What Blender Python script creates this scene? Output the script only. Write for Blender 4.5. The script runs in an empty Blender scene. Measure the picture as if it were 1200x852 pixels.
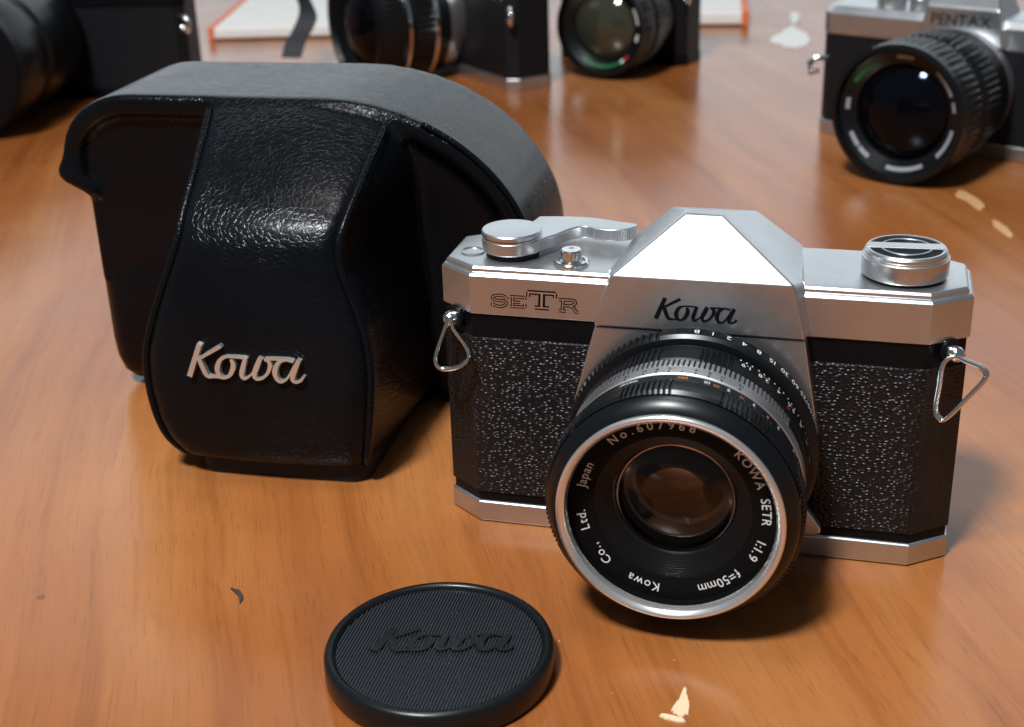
import bpy, bmesh, math, random
import numpy as np
from mathutils import Vector, Matrix
random.seed(7)
PI = math.pi
scene = bpy.context.scene
COL = scene.collection

# ------------------------------------------------------------------ camera
F_PX, YAW, PITCH, ROLL = 1603.12, -.2693, .4138, .0323
CAMPOS = np.array([.0433, -.336, .2048])
def cam_axes():
    f = np.array([math.sin(YAW)*math.cos(PITCH), math.cos(YAW)*math.cos(PITCH), -math.sin(PITCH)])
    r = np.array([math.cos(YAW), -math.sin(YAW), 0]); d = np.cross(f, r)
    c, s = math.cos(ROLL), math.sin(ROLL)
    return c*r+s*d, -s*r+c*d, f
AX = cam_axes()
def ray(px, py):
    return (px-600)/F_PX*AX[0] + (py-426)/F_PX*AX[1] + AX[2]
def pix_y(px, py, y):                      # photo pixel -> point on the upright plane at depth y
    d = ray(px, py); return CAMPOS + d*(y-CAMPOS[1])/d[1]
def pix_z(px, py, z=0.):                   # photo pixel -> point on the level plane at height z
    d = ray(px, py); return CAMPOS + d*(z-CAMPOS[2])/d[2]
cd = bpy.data.cameras.new('camera'); cam = bpy.data.objects.new('camera', cd); COL.objects.link(cam)
cd.sensor_width = 36; cd.lens = F_PX/1200*36; cd.clip_start = .01; cd.clip_end = 50
m = Matrix(((AX[0][0], -AX[1][0], -AX[2][0], CAMPOS[0]), (AX[0][1], -AX[1][1], -AX[2][1], CAMPOS[1]),
            (AX[0][2], -AX[1][2], -AX[2][2], CAMPOS[2]), (0, 0, 0, 1)))
cam.matrix_world = m
cd.dof.use_dof = True; cd.dof.focus_distance = .374; cd.dof.aperture_fstop = 19
scene.camera = cam

# ------------------------------------------------------------------ light
w = bpy.data.worlds.new('World'); scene.world = w; w.use_nodes = True
bg = w.node_tree.nodes['Background']; bg.inputs[0].default_value = (.78, .90, 1, 1); bg.inputs[1].default_value = .13
def area(name, loc, target, sx, sy, power, color):
    l = bpy.data.lights.new(name, 'AREA'); l.shape = 'RECTANGLE'; l.size = sx; l.size_y = sy; l.energy = power; l.color = color
    o = bpy.data.objects.new(name, l); COL.objects.link(o); o.location = loc
    o.rotation_euler = (Vector(target)-Vector(loc)).to_track_quat('-Z', 'Y').to_euler(); return o
area('ceiling_lamp', (-.29, -.72, 1.45), (-.05, .0, 0), .23, .23, 36, (.97, .985, 1))
area('ceiling_panel', (-.19, .05, 1.6), (-.19, .05, 0), .30, .30, 5, (1, .98, .96))
area('window_wall', (-.6, 3.2, 1.45), (-.6, 0, 1.0), 6.0, 2.6, 50, (.86, .94, 1))
scene.cycles.caustics_reflective = True; scene.cycles.caustics_refractive = False
vs = scene.view_settings
vs.view_transform = 'Standard'; vs.look = 'None'; vs.gamma = 1; vs.exposure = 0; vs.use_curve_mapping = False

# ------------------------------------------------------------------ node helpers and materials
def new_mat(name):
    mt = bpy.data.materials.new(name); mt.use_nodes = True
    nt = mt.node_tree; return mt, nt, nt.nodes['Principled BSDF']
def N(nt, t, **kw):
    n = nt.nodes.new(t)
    for k, v in kw.items():
        if k.startswith('i_'): n.inputs[k[2:].replace('_', ' ')].default_value = v
        else: setattr(n, k, v)
    return n
def L(nt, a, b): nt.links.new(a, b)
def ramp(nt, src, stops):
    r = N(nt, 'ShaderNodeValToRGB'); e = r.color_ramp.elements
    while len(e) < len(stops): e.new(.5)
    for k, (p, c) in enumerate(stops):
        e[k].position = p; e[k].color = c if len(c) == 4 else (*c, 1)
    L(nt, src, r.inputs[0]); return r
def coords(nt, scale=(1, 1, 1), rot=(0, 0, 0)):
    tc = N(nt, 'ShaderNodeTexCoord'); mp = N(nt, 'ShaderNodeMapping')
    mp.inputs['Scale'].default_value = scale; mp.inputs['Rotation'].default_value = rot
    L(nt, tc.outputs['Object'], mp.inputs[0]); return mp.outputs[0]
def bump(nt, b, h, strength, dist, normal=None):
    n = N(nt, 'ShaderNodeBump'); n.inputs['Strength'].default_value = strength; n.inputs['Distance'].default_value = dist
    L(nt, h, n.inputs['Height'])
    if normal: L(nt, normal, n.inputs['Normal'])
    if b: L(nt, n.outputs[0], b.inputs['Normal'])
    return n.outputs[0]
MAT = {}
def metal(name, col, rough, grain=.0, scale=4000, var=.06, met=1.):
    mt, nt, b = new_mat(name); b.inputs['Metallic'].default_value = met; b.inputs['Base Color'].default_value = (*col, 1)
    no = N(nt, 'ShaderNodeTexNoise', i_Scale=90., i_Detail=5.); L(nt, coords(nt), no.inputs['Vector'])
    r = N(nt, 'ShaderNodeMapRange'); r.inputs['To Min'].default_value = rough-var; r.inputs['To Max'].default_value = rough+var
    L(nt, no.outputs[0], r.inputs[0]); L(nt, r.outputs[0], b.inputs['Roughness'])
    sm = N(nt, 'ShaderNodeTexNoise', i_Scale=55., i_Detail=7., i_Roughness=.68); L(nt, coords(nt), sm.inputs['Vector'])
    cr = ramp(nt, sm.outputs[0], [(.33, tuple(c*.90 for c in col)), (.52, col), (.7, tuple(min(1, c*1.06) for c in col))]); L(nt, cr.outputs[0], b.inputs['Base Color'])
    if grain:
        g = N(nt, 'ShaderNodeTexNoise', i_Scale=float(scale), i_Detail=2.); L(nt, coords(nt), g.inputs['Vector'])
        bump(nt, b, g.outputs[0], grain, .0001)
    MAT[name] = mt
def plastic(name, col, rough, spec=.5, grain=0, scale=3000, coat=0, var=.06):
    mt, nt, b = new_mat(name); b.inputs['Base Color'].default_value = (*col, 1); b.inputs['Specular IOR Level'].default_value = spec
    b.inputs['Coat Weight'].default_value = coat
    no = N(nt, 'ShaderNodeTexNoise', i_Scale=120., i_Detail=6.); L(nt, coords(nt), no.inputs['Vector'])
    r = N(nt, 'ShaderNodeMapRange'); r.inputs['To Min'].default_value = max(.02, rough-var); r.inputs['To Max'].default_value = rough+var
    L(nt, no.outputs[0], r.inputs[0]); L(nt, r.outputs[0], b.inputs['Roughness'])
    if grain:
        g = N(nt, 'ShaderNodeTexNoise', i_Scale=float(scale), i_Detail=2.); L(nt, coords(nt), g.inputs['Vector'])
        bump(nt, b, g.outputs[0], grain, .0001)
    MAT[name] = mt
metal('satin_chrome', (.56, .575, .59), .33, .12, 5000, met=.94)
metal('bright_chrome', (.78, .78, .77), .16, 0)
metal('ring_silver', (.78, .79, .80), .36, 0, met=1.)
metal('rim_silver', (.86, .86, .85), .25, 0, met=.85)
metal('nickel', (.80, .79, .74), .33, 0, met=.8)
plastic('black_paint', (.003, .0035, .005), .38, .16)
plastic('black_anodised', (.010, .010, .012), .32, grain=.15)
plastic('black_matt', (.003, .003, .003), .6, .1)
plastic('lens_black', (.004, .005, .006), .30, .32)
plastic('plain_white', (.75, .75, .72), .5)
plastic('dim_white', (.26, .27, .30), .5)
plastic('orange_paint', (.55, .16, .03), .5)
plastic('red_paint', (.40, .015, .025), .5)
plastic('green_paint', (.006, .11, .03), .5)
plastic('ink', (.004, .005, .008), .5, .12)
plastic('rubber', (.007, .008, .010), .45, .25, grain=.2, scale=1500)
plastic('cap_plastic', (.006, .007, .008), .28, .35, grain=.1)
plastic('cap_face', (.042, .052, .063), .45, .4)
plastic('grey_plastic', (.10, .11, .13), .4)
plastic('strap_fabric', (.016, .020, .026), .7)
plastic('orange_card', (.75, .18, .06), .6)
plastic('paper', (.80, .78, .75), .7)
plastic('cream_fleck', (.74, .56, .36), .35)
plastic('husk', (.05, .035, .025), .5)
plastic('tan_paint', (.62, .36, .17), .3)

def mat_leatherette():
    mt, nt, b = new_mat('leatherette'); b.inputs['Base Color'].default_value = (.004, .0045, .0065, 1)
    b.inputs['Roughness'].default_value = .40; b.inputs['Specular IOR Level'].default_value = .42; b.inputs['Specular Tint'].default_value = (.92, .96, 1, 1)
    v = coords(nt, (640, 640, 1300))
    no = N(nt, 'ShaderNodeTexNoise', i_Scale=.8, i_Detail=2.); L(nt, v, no.inputs['Vector'])
    mx = N(nt, 'ShaderNodeMixRGB', blend_type='LINEAR_LIGHT'); mx.inputs[0].default_value = .25
    L(nt, v, mx.inputs[1]); L(nt, no.outputs['Color'], mx.inputs[2])
    vo = N(nt, 'ShaderNodeTexVoronoi', feature='F1', i_Scale=1.); vo.inputs['Randomness'].default_value = .75; L(nt, mx.outputs[0], vo.inputs['Vector'])
    r = ramp(nt, vo.outputs['Distance'], [(0, (1,)*3), (.55, (0,)*3)])
    bump(nt, b, r.outputs[0], 1., .00040); MAT['leatherette'] = mt
mat_leatherette()

def mat_leather():
    mt, nt, b = new_mat('case_leather')
    v = coords(nt)
    big = N(nt, 'ShaderNodeTexNoise', i_Scale=22., i_Detail=4.); L(nt, v, big.inputs['Vector'])
    cr = ramp(nt, big.outputs[0], [(.3, (.002, .0024, .0034)), (.75, (.004, .005, .007))]); L(nt, cr.outputs[0], b.inputs['Base Color'])
    wrp = N(nt, 'ShaderNodeTexNoise', i_Scale=300., i_Detail=3.); L(nt, v, wrp.inputs['Vector'])
    mx = N(nt, 'ShaderNodeMixRGB', blend_type='LINEAR_LIGHT'); mx.inputs[0].default_value = .0016
    L(nt, v, mx.inputs[1]); L(nt, wrp.outputs['Color'], mx.inputs[2])
    vo = N(nt, 'ShaderNodeTexVoronoi', feature='DISTANCE_TO_EDGE', i_Scale=540.); L(nt, mx.outputs[0], vo.inputs['Vector'])
    peb = ramp(nt, vo.outputs['Distance'], [(0, (0, 0, 0)), (.10, (.75, .75, .75)), (.4, (1, 1, 1))])
    # grain is worn flat in patches
    wear = ramp(nt, big.outputs[0], [(.35, (.30,)*3), (.62, (1,)*3)])
    n1 = N(nt, 'ShaderNodeBump'); n1.inputs['Distance'].default_value = .00022; L(nt, peb.outputs[0], n1.inputs['Height'])
    st = N(nt, 'ShaderNodeMath', operation='MULTIPLY'); st.inputs[1].default_value = .4; L(nt, wear.outputs[0], st.inputs[0]); L(nt, st.outputs[0], n1.inputs['Strength'])
    lump = N(nt, 'ShaderNodeTexNoise', i_Scale=700., i_Detail=2.); L(nt, v, lump.inputs['Vector'])
    n2 = bump(nt, None, lump.outputs[0], .2, .0002, n1.outputs[0])
    wav = N(nt, 'ShaderNodeTexNoise', i_Scale=35., i_Detail=2.); L(nt, v, wav.inputs['Vector'])
    bump(nt, b, wav.outputs[0], .12, .003, n2)
    rr = ramp(nt, wrp.outputs[0], [(.3, (.20,)*3), (.8, (.29,)*3)]); L(nt, rr.outputs[0], b.inputs['Roughness'])
    b.inputs['IOR'].default_value = 1.27; b.inputs['Specular IOR Level'].default_value = .5
    MAT['case_leather'] = mt
mat_leather()

def mat_wood():
    mt, nt, b = new_mat('varnished_pine')
    rz = -math.atan2(.0196, .0415)            # grain direction on the table
    v1 = coords(nt, (1, 1, 1), (0, 0, rz))
    # slow wobble so the grain lines are not straight
    wob = N(nt, 'ShaderNodeTexNoise', i_Scale=5., i_Detail=2.); L(nt, v1, wob.inputs['Vector'])
    mxw = N(nt, 'ShaderNodeMixRGB', blend_type='LINEAR_LIGHT'); mxw.inputs[0].default_value = .012; L(nt, v1, mxw.inputs[1]); L(nt, wob.outputs['Color'], mxw.inputs[2])
    def stretched(sx, sy, sc, det, rough=.55):
        mp = N(nt, 'ShaderNodeMapping'); mp.inputs['Scale'].default_value = (sx, sy, 1); L(nt, mxw.outputs[0], mp.inputs[0])
        n = N(nt, 'ShaderNodeTexNoise', i_Scale=sc, i_Detail=det, i_Roughness=rough); L(nt, mp.outputs[0], n.inputs['Vector']); return n.outputs[0]
    broad = stretched(1, .16, 16., 4.)
    mid = stretched(1, .035, 95., 4.)
    fine = stretched(1, .02, 2000., 3.)
    mid2 = stretched(1, .016, 330., 4., .6)
    c1 = ramp(nt, broad, [(.28, (.255, .074, .017)), (.5, (.335, .116, .031)), (.72, (.415, .174, .057))])
    c2 = ramp(nt, mid, [(.30, (.60, .50, .42)), (.46, (.95, .94, .92)), (.60, (1.0, 1.0, 1.0)), (.75, (1.18, 1.22, 1.25))])
    m1 = N(nt, 'ShaderNodeMixRGB', blend_type='MULTIPLY'); m1.inputs[0].default_value = .45; L(nt, c1.outputs[0], m1.inputs[1]); L(nt, c2.outputs[0], m1.inputs[2])
    c3 = ramp(nt, fine, [(.30, (.62, .56, .50)), (.45, (1, 1, 1))])
    m2 = N(nt, 'ShaderNodeMixRGB', blend_type='MULTIPLY'); m2.inputs[0].default_value = .5; L(nt, m1.outputs[0], m2.inputs[1]); L(nt, c3.outputs[0], m2.inputs[2])
    c3b = ramp(nt, mid2, [(.32, (.58, .50, .44)), (.47, (1, 1, 1)), (.70, (1.12, 1.14, 1.16))])
    m2b = N(nt, 'ShaderNodeMixRGB', blend_type='MULTIPLY'); m2b.inputs[0].default_value = .28; L(nt, m2.outputs[0], m2b.inputs[1]); L(nt, c3b.outputs[0], m2b.inputs[2]); m2 = m2b
    # blotchy stain
    bl = N(nt, 'ShaderNodeTexNoise', i_Scale=9., i_Detail=5., i_Roughness=.6); L(nt, v1, bl.inputs['Vector'])
    c4 = ramp(nt, bl.outputs[0], [(.32, (.80, .74, .68)), (.6, (1.03, 1.02, 1.0))])
    m3 = N(nt, 'ShaderNodeMixRGB', blend_type='MULTIPLY'); m3.inputs[0].default_value = .7; L(nt, m2.outputs[0], m3.inputs[1]); L(nt, c4.outputs[0], m3.inputs[2])
    # dents and dark nicks
    vo = N(nt, 'ShaderNodeTexVoronoi', feature='F1', i_Scale=26.); mpv = N(nt, 'ShaderNodeMapping'); mpv.inputs['Scale'].default_value = (1.3, .7, 1); L(nt, v1, mpv.inputs[0]); L(nt, mpv.outputs[0], vo.inputs['Vector'])
    nw = N(nt, 'ShaderNodeTexNoise', i_Scale=400., i_Detail=2.); L(nt, v1, nw.inputs['Vector'])
    dd = N(nt, 'ShaderNodeMath', operation='MULTIPLY_ADD'); dd.inputs[1].default_value = .09; L(nt, nw.outputs[0], dd.inputs[0]); L(nt, vo.outputs['Distance'], dd.inputs[2])
    sepc = N(nt, 'ShaderNodeSeparateColor'); L(nt, vo.outputs['Color'], sepc.inputs[0])
    thr = N(nt, 'ShaderNodeMath', operation='MULTIPLY_ADD'); thr.inputs[1].default_value = .045; thr.inputs[2].default_value = .035; L(nt, sepc.outputs[0], thr.inputs[0])
    nick = N(nt, 'ShaderNodeMath', operation='LESS_THAN'); L(nt, dd.outputs[0], nick.inputs[0]); L(nt, thr.outputs[0], nick.inputs[1])
    m4 = N(nt, 'ShaderNodeMixRGB'); m4.inputs[2].default_value = (.10, .035, .013, 1)
    nf = N(nt, 'ShaderNodeMath', operation='MULTIPLY'); nf.inputs[1].default_value = .6; L(nt, nick.outputs[0], nf.inputs[0]); L(nt, nf.outputs[0], m4.inputs[0])
    L(nt, m3.outputs[0], m4.inputs[1])
    # settled dust: tiny pale specks
    dv = N(nt, 'ShaderNodeTexVoronoi', feature='F1', i_Scale=210.); L(nt, v1, dv.inputs['Vector'])
    dc = N(nt, 'ShaderNodeSeparateColor'); L(nt, dv.outputs['Color'], dc.inputs[0])
    dt = N(nt, 'ShaderNodeMath', operation='MULTIPLY_ADD'); dt.inputs[1].default_value = .30; dt.inputs[2].default_value = -.235; L(nt, dc.outputs[1], dt.inputs[0])
    dl = N(nt, 'ShaderNodeMath', operation='LESS_THAN'); L(nt, dv.outputs['Distance'], dl.inputs[0]); L(nt, dt.outputs[0], dl.inputs[1])
    df = N(nt, 'ShaderNodeMath', operation='MULTIPLY'); df.inputs[1].default_value = .45; L(nt, dl.outputs[0], df.inputs[0])
    m5 = N(nt, 'ShaderNodeMixRGB'); m5.inputs[2].default_value = (.62, .50, .40, 1); L(nt, df.outputs[0], m5.inputs[0]); L(nt, m4.outputs[0], m5.inputs[1])
    L(nt, m5.outputs[0], b.inputs['Base Color'])
    rg = ramp(nt, bl.outputs[0], [(.3, (.17,)*3), (.7, (.28,)*3)])
    sm = N(nt, 'ShaderNodeTexNoise', i_Scale=60., i_Detail=6., i_Roughness=.7); L(nt, v1, sm.inputs['Vector'])
    rgm = N(nt, 'ShaderNodeMath', operation='MULTIPLY_ADD'); rgm.inputs[1].default_value = .06; L(nt, sm.outputs[0], rgm.inputs[0]); L(nt, rg.outputs[0], rgm.inputs[2])
    ofs = N(nt, 'ShaderNodeMath', operation='SUBTRACT'); ofs.inputs[1].default_value = .03; L(nt, rgm.outputs[0], ofs.inputs[0])
    L(nt, ofs.outputs[0], b.inputs['Roughness'])
    b.inputs['Specular IOR Level'].default_value = .55
    n1 = bump(nt, None, mid, .05, .0003); n2 = bump(nt, None, wob.outputs[0], .05, .004, n1)
    n3 = N(nt, 'ShaderNodeBump', invert=True); n3.inputs['Strength'].default_value = .35; n3.inputs['Distance'].default_value = .0004
    L(nt, nick.outputs[0], n3.inputs['Height']); L(nt, n2, n3.inputs['Normal']); L(nt, n3.outputs[0], b.inputs['Normal'])
    MAT['wood'] = mt
mat_wood()

def mat_glass(name, col, tint, ior):
    mt, nt, b = new_mat(name); nt.nodes.remove(b); out = [n for n in nt.nodes if n.type == 'OUTPUT_MATERIAL'][0]
    tr = N(nt, 'ShaderNodeBsdfTransparent'); tr.inputs[0].default_value = (*col, 1)
    gl = N(nt, 'ShaderNodeBsdfGlossy'); gl.inputs['Color'].default_value = (*tint, 1); gl.inputs['Roughness'].default_value = .03
    fr = N(nt, 'ShaderNodeFresnel'); fr.inputs[0].default_value = ior; mx = N(nt, 'ShaderNodeMixShader')
    L(nt, fr.outputs[0], mx.inputs[0]); L(nt, tr.outputs[0], mx.inputs[1]); L(nt, gl.outputs[0], mx.inputs[2]); L(nt, mx.outputs[0], out.inputs[0]); MAT[name] = mt
mat_glass('glass', (.93, .90, .86), (1, .86, .80), 1.45)
def mat_deep(name, col, rough, coat_tint, sp=.9):
    mt, nt, b = new_mat(name); b.inputs['Base Color'].default_value = (*col, 1); b.inputs['Roughness'].default_value = rough
    b.inputs['Specular Tint'].default_value = (*coat_tint, 1); b.inputs['Specular IOR Level'].default_value = sp; MAT[name] = mt
mat_deep('amber_glass', (.016, .011, .010), .12, (1, .82, .76), .5)
mat_deep('dark_glass', (.002, .002, .003), .06, (.6, .7, 1), .22)
mat_deep('olive_glass', (.035, .035, .024), .08, (.9, 1, .8))

# ------------------------------------------------------------------ mesh helpers
def mk(name, verts, faces, mat, parent=None, smooth=30, bevel=0, bseg=2, loc=None):
    me = bpy.data.meshes.new(name)
    me.from_pydata([tuple(map(float, v)) for v in verts], [], [tuple(f) for f in faces])
    bm = bmesh.new(); bm.from_mesh(me); bmesh.ops.remove_doubles(bm, verts=bm.verts, dist=1e-7)
    bmesh.ops.recalc_face_normals(bm, faces=bm.faces); bm.to_mesh(me); bm.free()
    return link(name, me, mat, parent, smooth, bevel, bseg)
def link(name, me, mat, parent=None, smooth=30, bevel=0, bseg=2):
    o = bpy.data.objects.new(name, me); COL.objects.link(o)
    me.materials.clear(); me.materials.append(MAT[mat])
    if smooth:
        me.polygons.foreach_set('use_smooth', [True]*len(me.polygons)); me.set_sharp_from_angle(angle=math.radians(smooth))
    if parent: o.parent = parent
    if bevel:
        b = o.modifiers.new('bevel', 'BEVEL'); b.width = bevel; b.segments = bseg; b.limit_method = 'ANGLE'; b.angle_limit = math.radians(28); b.harden_normals = True
    return o
def thing(name, label, cat, loc=(0, 0, 0), rz=0, group=None):
    o = bpy.data.objects.new(name, None); COL.objects.link(o); o.location = loc; o.rotation_euler = (0, 0, rz); o.empty_display_size = .02
    o['label'] = label; o['category'] = cat
    if group: o['group'] = group
    return o
class MB:
    def __init__(s): s.v = []; s.f = []
    def add(s, v, f):
        k = len(s.v); s.v += [tuple(p) for p in v]; s.f += [tuple(i+k for i in q) for q in f]; return s
    def prism(s, poly, z0, z1):                       # poly in xy, extruded in z
        n = len(poly)
        v = [(x, y, z0) for x, y in poly]+[(x, y, z1) for x, y in poly]
        return s.add(v, [tuple(range(n))[::-1], tuple(range(n, 2*n))]+[(i, (i+1) % n, (i+1) % n+n, i+n) for i in range(n)])
    def prism_y(s, poly, y0, y1):                     # poly in xz, extruded in y
        n = len(poly)
        v = [(x, y0, z) for x, z in poly]+[(x, y1, z) for x, z in poly]
        return s.add(v, [tuple(range(n)), tuple(range(n, 2*n))[::-1]]+[(i, (i+1) % n, (i+1) % n+n, i+n)[::-1] for i in range(n)])
    def loft(s, rings, cap=True, closed=True):
        n = len(rings[0]); v = [p for r in rings for p in r]; f = []
        for k in range(len(rings)-1):
            for i in range(n if closed else n-1):
                j = (i+1) % n; f.append((k*n+i, k*n+j, (k+1)*n+j, (k+1)*n+i))
        if cap: f += [tuple(range(n))[::-1], tuple(range((len(rings)-1)*n, len(rings)*n))]
        return s.add(v, f)
    def box(s, x0, x1, y0, y1, z0, z1): return s.prism([(x0, y0), (x1, y0), (x1, y1), (x0, y1)], z0, z1)
    def lathe_y(s, prof, cx, cz, seg=128, closed=False, mod=None):    # axis along y, prof of (r, y)
        rings = []
        for k, (r, y) in enumerate(prof):
            ring = []
            for i in range(seg):
                a = 2*PI*i/seg; rr = r+(mod(k, a) if mod else 0); ring.append((cx+rr*math.sin(a), y, cz+rr*math.cos(a)))
            rings.append(ring)
        if closed: rings.append(rings[0])
        return s.loft(rings, cap=not closed and False)
    def lathe_z(s, prof, cx, cy, seg=64, mod=None):
        rings = [[(cx+(max(r, 1e-6)+(mod(k, 2*PI*i/seg) if mod else 0))*math.cos(2*PI*i/seg), cy+(max(r, 1e-6)+(mod(k, 2*PI*i/seg) if mod else 0))*math.sin(2*PI*i/seg), z) for i in range(seg)] for k, (r, z) in enumerate(prof)]
        return s.loft(rings, cap=True)
    def tube(s, pts, r, seg=10, closed=False):
        P = [Vector(p) for p in pts]; n = len(P); rings = []
        up = None
        for i in range(n):
            a = P[(i-1) % n] if closed or i else P[0]; b = P[(i+1) % n] if closed or i < n-1 else P[-1]
            t = (b-a).normalized()
            if up is None: up = Vector((0, 0, 1)) if abs(t.z) < .9 else Vector((1, 0, 0))
            x = t.cross(up).normalized(); up = x.cross(t).normalized()
            rr = r[i] if hasattr(r, '__len__') else r
            rings.append([tuple(P[i]+rr*(math.cos(2*PI*k/seg)*x+math.sin(2*PI*k/seg)*up)) for k in range(seg)])
        if closed: rings.append(rings[0])
        return s.loft(rings, cap=not closed)
    def build(s, name, mat, parent=None, **kw): return mk(name, s.v, s.f, mat, parent, **kw)
def catmull(P, n=8, closed=False):
    P = [np.array(p, float) for p in P]; out = []; m = len(P)
    for i in range(m if closed else m-1):
        p0 = P[(i-1) % m] if closed or i else P[0]*2-P[1]; p1 = P[i]; p2 = P[(i+1) % m]; p3 = P[(i+2) % m] if closed or i < m-2 else P[-1]*2-P[-2]
        for k in range(n):
            t = k/n; out.append(.5*((2*p1)+(p2-p0)*t+(2*p0-5*p1+4*p2-p3)*t*t+(3*p1-p0-3*p2+p3)*t**3))
    if not closed: out.append(P[-1])
    return out
def stroke(mb, pts, to3, h0, h1, scale=1., n=7, smooth=True, closed=False):
    """calligraphic ribbon: pts (x, y, width) in drawing units; to3(x, y, h) puts them in space; h = height above the face"""
    S = catmull(pts, n, closed) if smooth and len(pts) > 2 else [np.array(p, float) for p in pts]
    lo, hi = [], []; m = len(S); rings = []
    for i in range(m):
        a = S[(i-1) % m] if closed or i else S[0]; b = S[(i+1) % m] if closed or i < m-1 else S[-1]
        t = (b-a)[:2]; t = t/(np.linalg.norm(t)+1e-12); nn = np.array([-t[1], t[0]]); wv = S[i][2]*.5*scale
        l = S[i][:2]+nn*wv; r = S[i][:2]-nn*wv
        rings.append([to3(*l, h0), to3(*l, h1), to3(*r, h1), to3(*r, h0)])
    if closed: rings.append(rings[0])
    mb.loft(rings, cap=not closed)
_tc = {}
def glyph(ch, size):
    if ch not in _tc:
        cu = bpy.data.curves.new('glyph', 'FONT'); cu.body = ch; cu.size = 1; cu.resolution_u = 3
        ob = bpy.data.objects.new('glyph', cu); COL.objects.link(ob)
        dg = bpy.context.evaluated_depsgraph_get(); me = bpy.data.meshes.new_from_object(ob.evaluated_get(dg))
        v = [(p.co.x, p.co.y) for p in me.vertices]; f = [tuple(p.vertices) for p in me.polygons]
        bpy.data.objects.remove(ob); bpy.data.curves.remove(cu); bpy.data.meshes.remove(me)
        _tc[ch] = (v, f)
    v, f = _tc[ch]; return [(x*size, y*size) for x, y in v], f
def text(mb, s, size, put, track=1., center=True):
    """flat letters; put(u, v) maps the line to space"""
    adv = []; x = 0; items = []
    for ch in s:
        if ch == ' ': x += .32*size*track; continue
        v, f = glyph(ch, size); lo = min(p[0] for p in v); hi = max(p[0] for p in v)
        if ch in '1.:,': lo -= .05*size; hi += .05*size
        items.append((x-lo, v, f)); x += (hi-lo)+.10*size*track
    off = -x/2 if center else 0
    for dx, v, f in items: mb.add([put(a+dx+off, b-.36*size) for a, b in v], f)
    return x

# ------------------------------------------------------------------ the table
def build_table():
    o = mk('table_top', [(-2.2, -.6, 0), (1.6, -.6, 0), (1.6, 2.2, 0), (-2.2, 2.2, 0)], [(0, 1, 2, 3)], 'wood', smooth=0)
    o['kind'] = 'structure'
build_table()

# ------------------------------------------------------------------ script wordmark traced as pen strokes
KOWA = [
    [(245, 90, 40), (135, 332, 44)],
    [(422, 105, 30), (340, 145, 28), (228, 200, 24)],
    [(222, 178, 34), (248, 250, 38), (272, 312, 36), (296, 336, 26), (345, 339, 16), (405, 347, 14), (440, 346, 14)],
    [(460, 187, 14), (405, 210, 32), (374, 275, 42), (390, 332, 30), (428, 348, 18), (478, 320, 34), (510, 255, 40), (498, 206, 26)],
    [(450, 187, 12), (520, 190, 14), (590, 196, 16), (618, 205, 20)],
    [(618, 196, 30), (592, 260, 38), (572, 322, 38), (588, 353, 24), (632, 338, 16), (680, 290, 15), (728, 215, 16)],
    [(740, 200, 38), (704, 265, 42), (676, 325, 38), (694, 358, 24), (742, 352, 20), (790, 312, 26), (816, 255, 34), (804, 220, 28), (776, 214, 18)],
    [(772, 208, 14), (850, 210, 15), (975, 219, 16)],
    [(1010, 232, 16), (945, 217, 18), (884, 240, 34), (850, 308, 42), (868, 368, 30), (908, 381, 18), (960, 342, 18), (1020, 255, 16)],
    [(1056, 222, 36), (1014, 300, 40), (990, 360, 34), (1016, 386, 22), (1058, 374, 20), (1082, 346, 22)],
]
def kowa_px(x, y): return 755+x/10., 340+y/10.
# the wordmark flattened into its own plane, in metres, origin at its middle
def kowa_local(x, y):
    P = pix_y(*kowa_px(x, y), -.006); return P[0]-.0019, P[2]-.0731
def wordmark(mb, to3, h0, h1, size=1., scale=1.):
    for k, s in enumerate(KOWA):
        q = []
        for x, y, wd in s:
            a, b = kowa_local(x, y); q.append((a*size, b*size, wd*2.15e-5*size*scale))
        stroke(mb, q, lambda a, b, h: to3(a, b, h), h0, h1+k*.000012*size)

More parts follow.
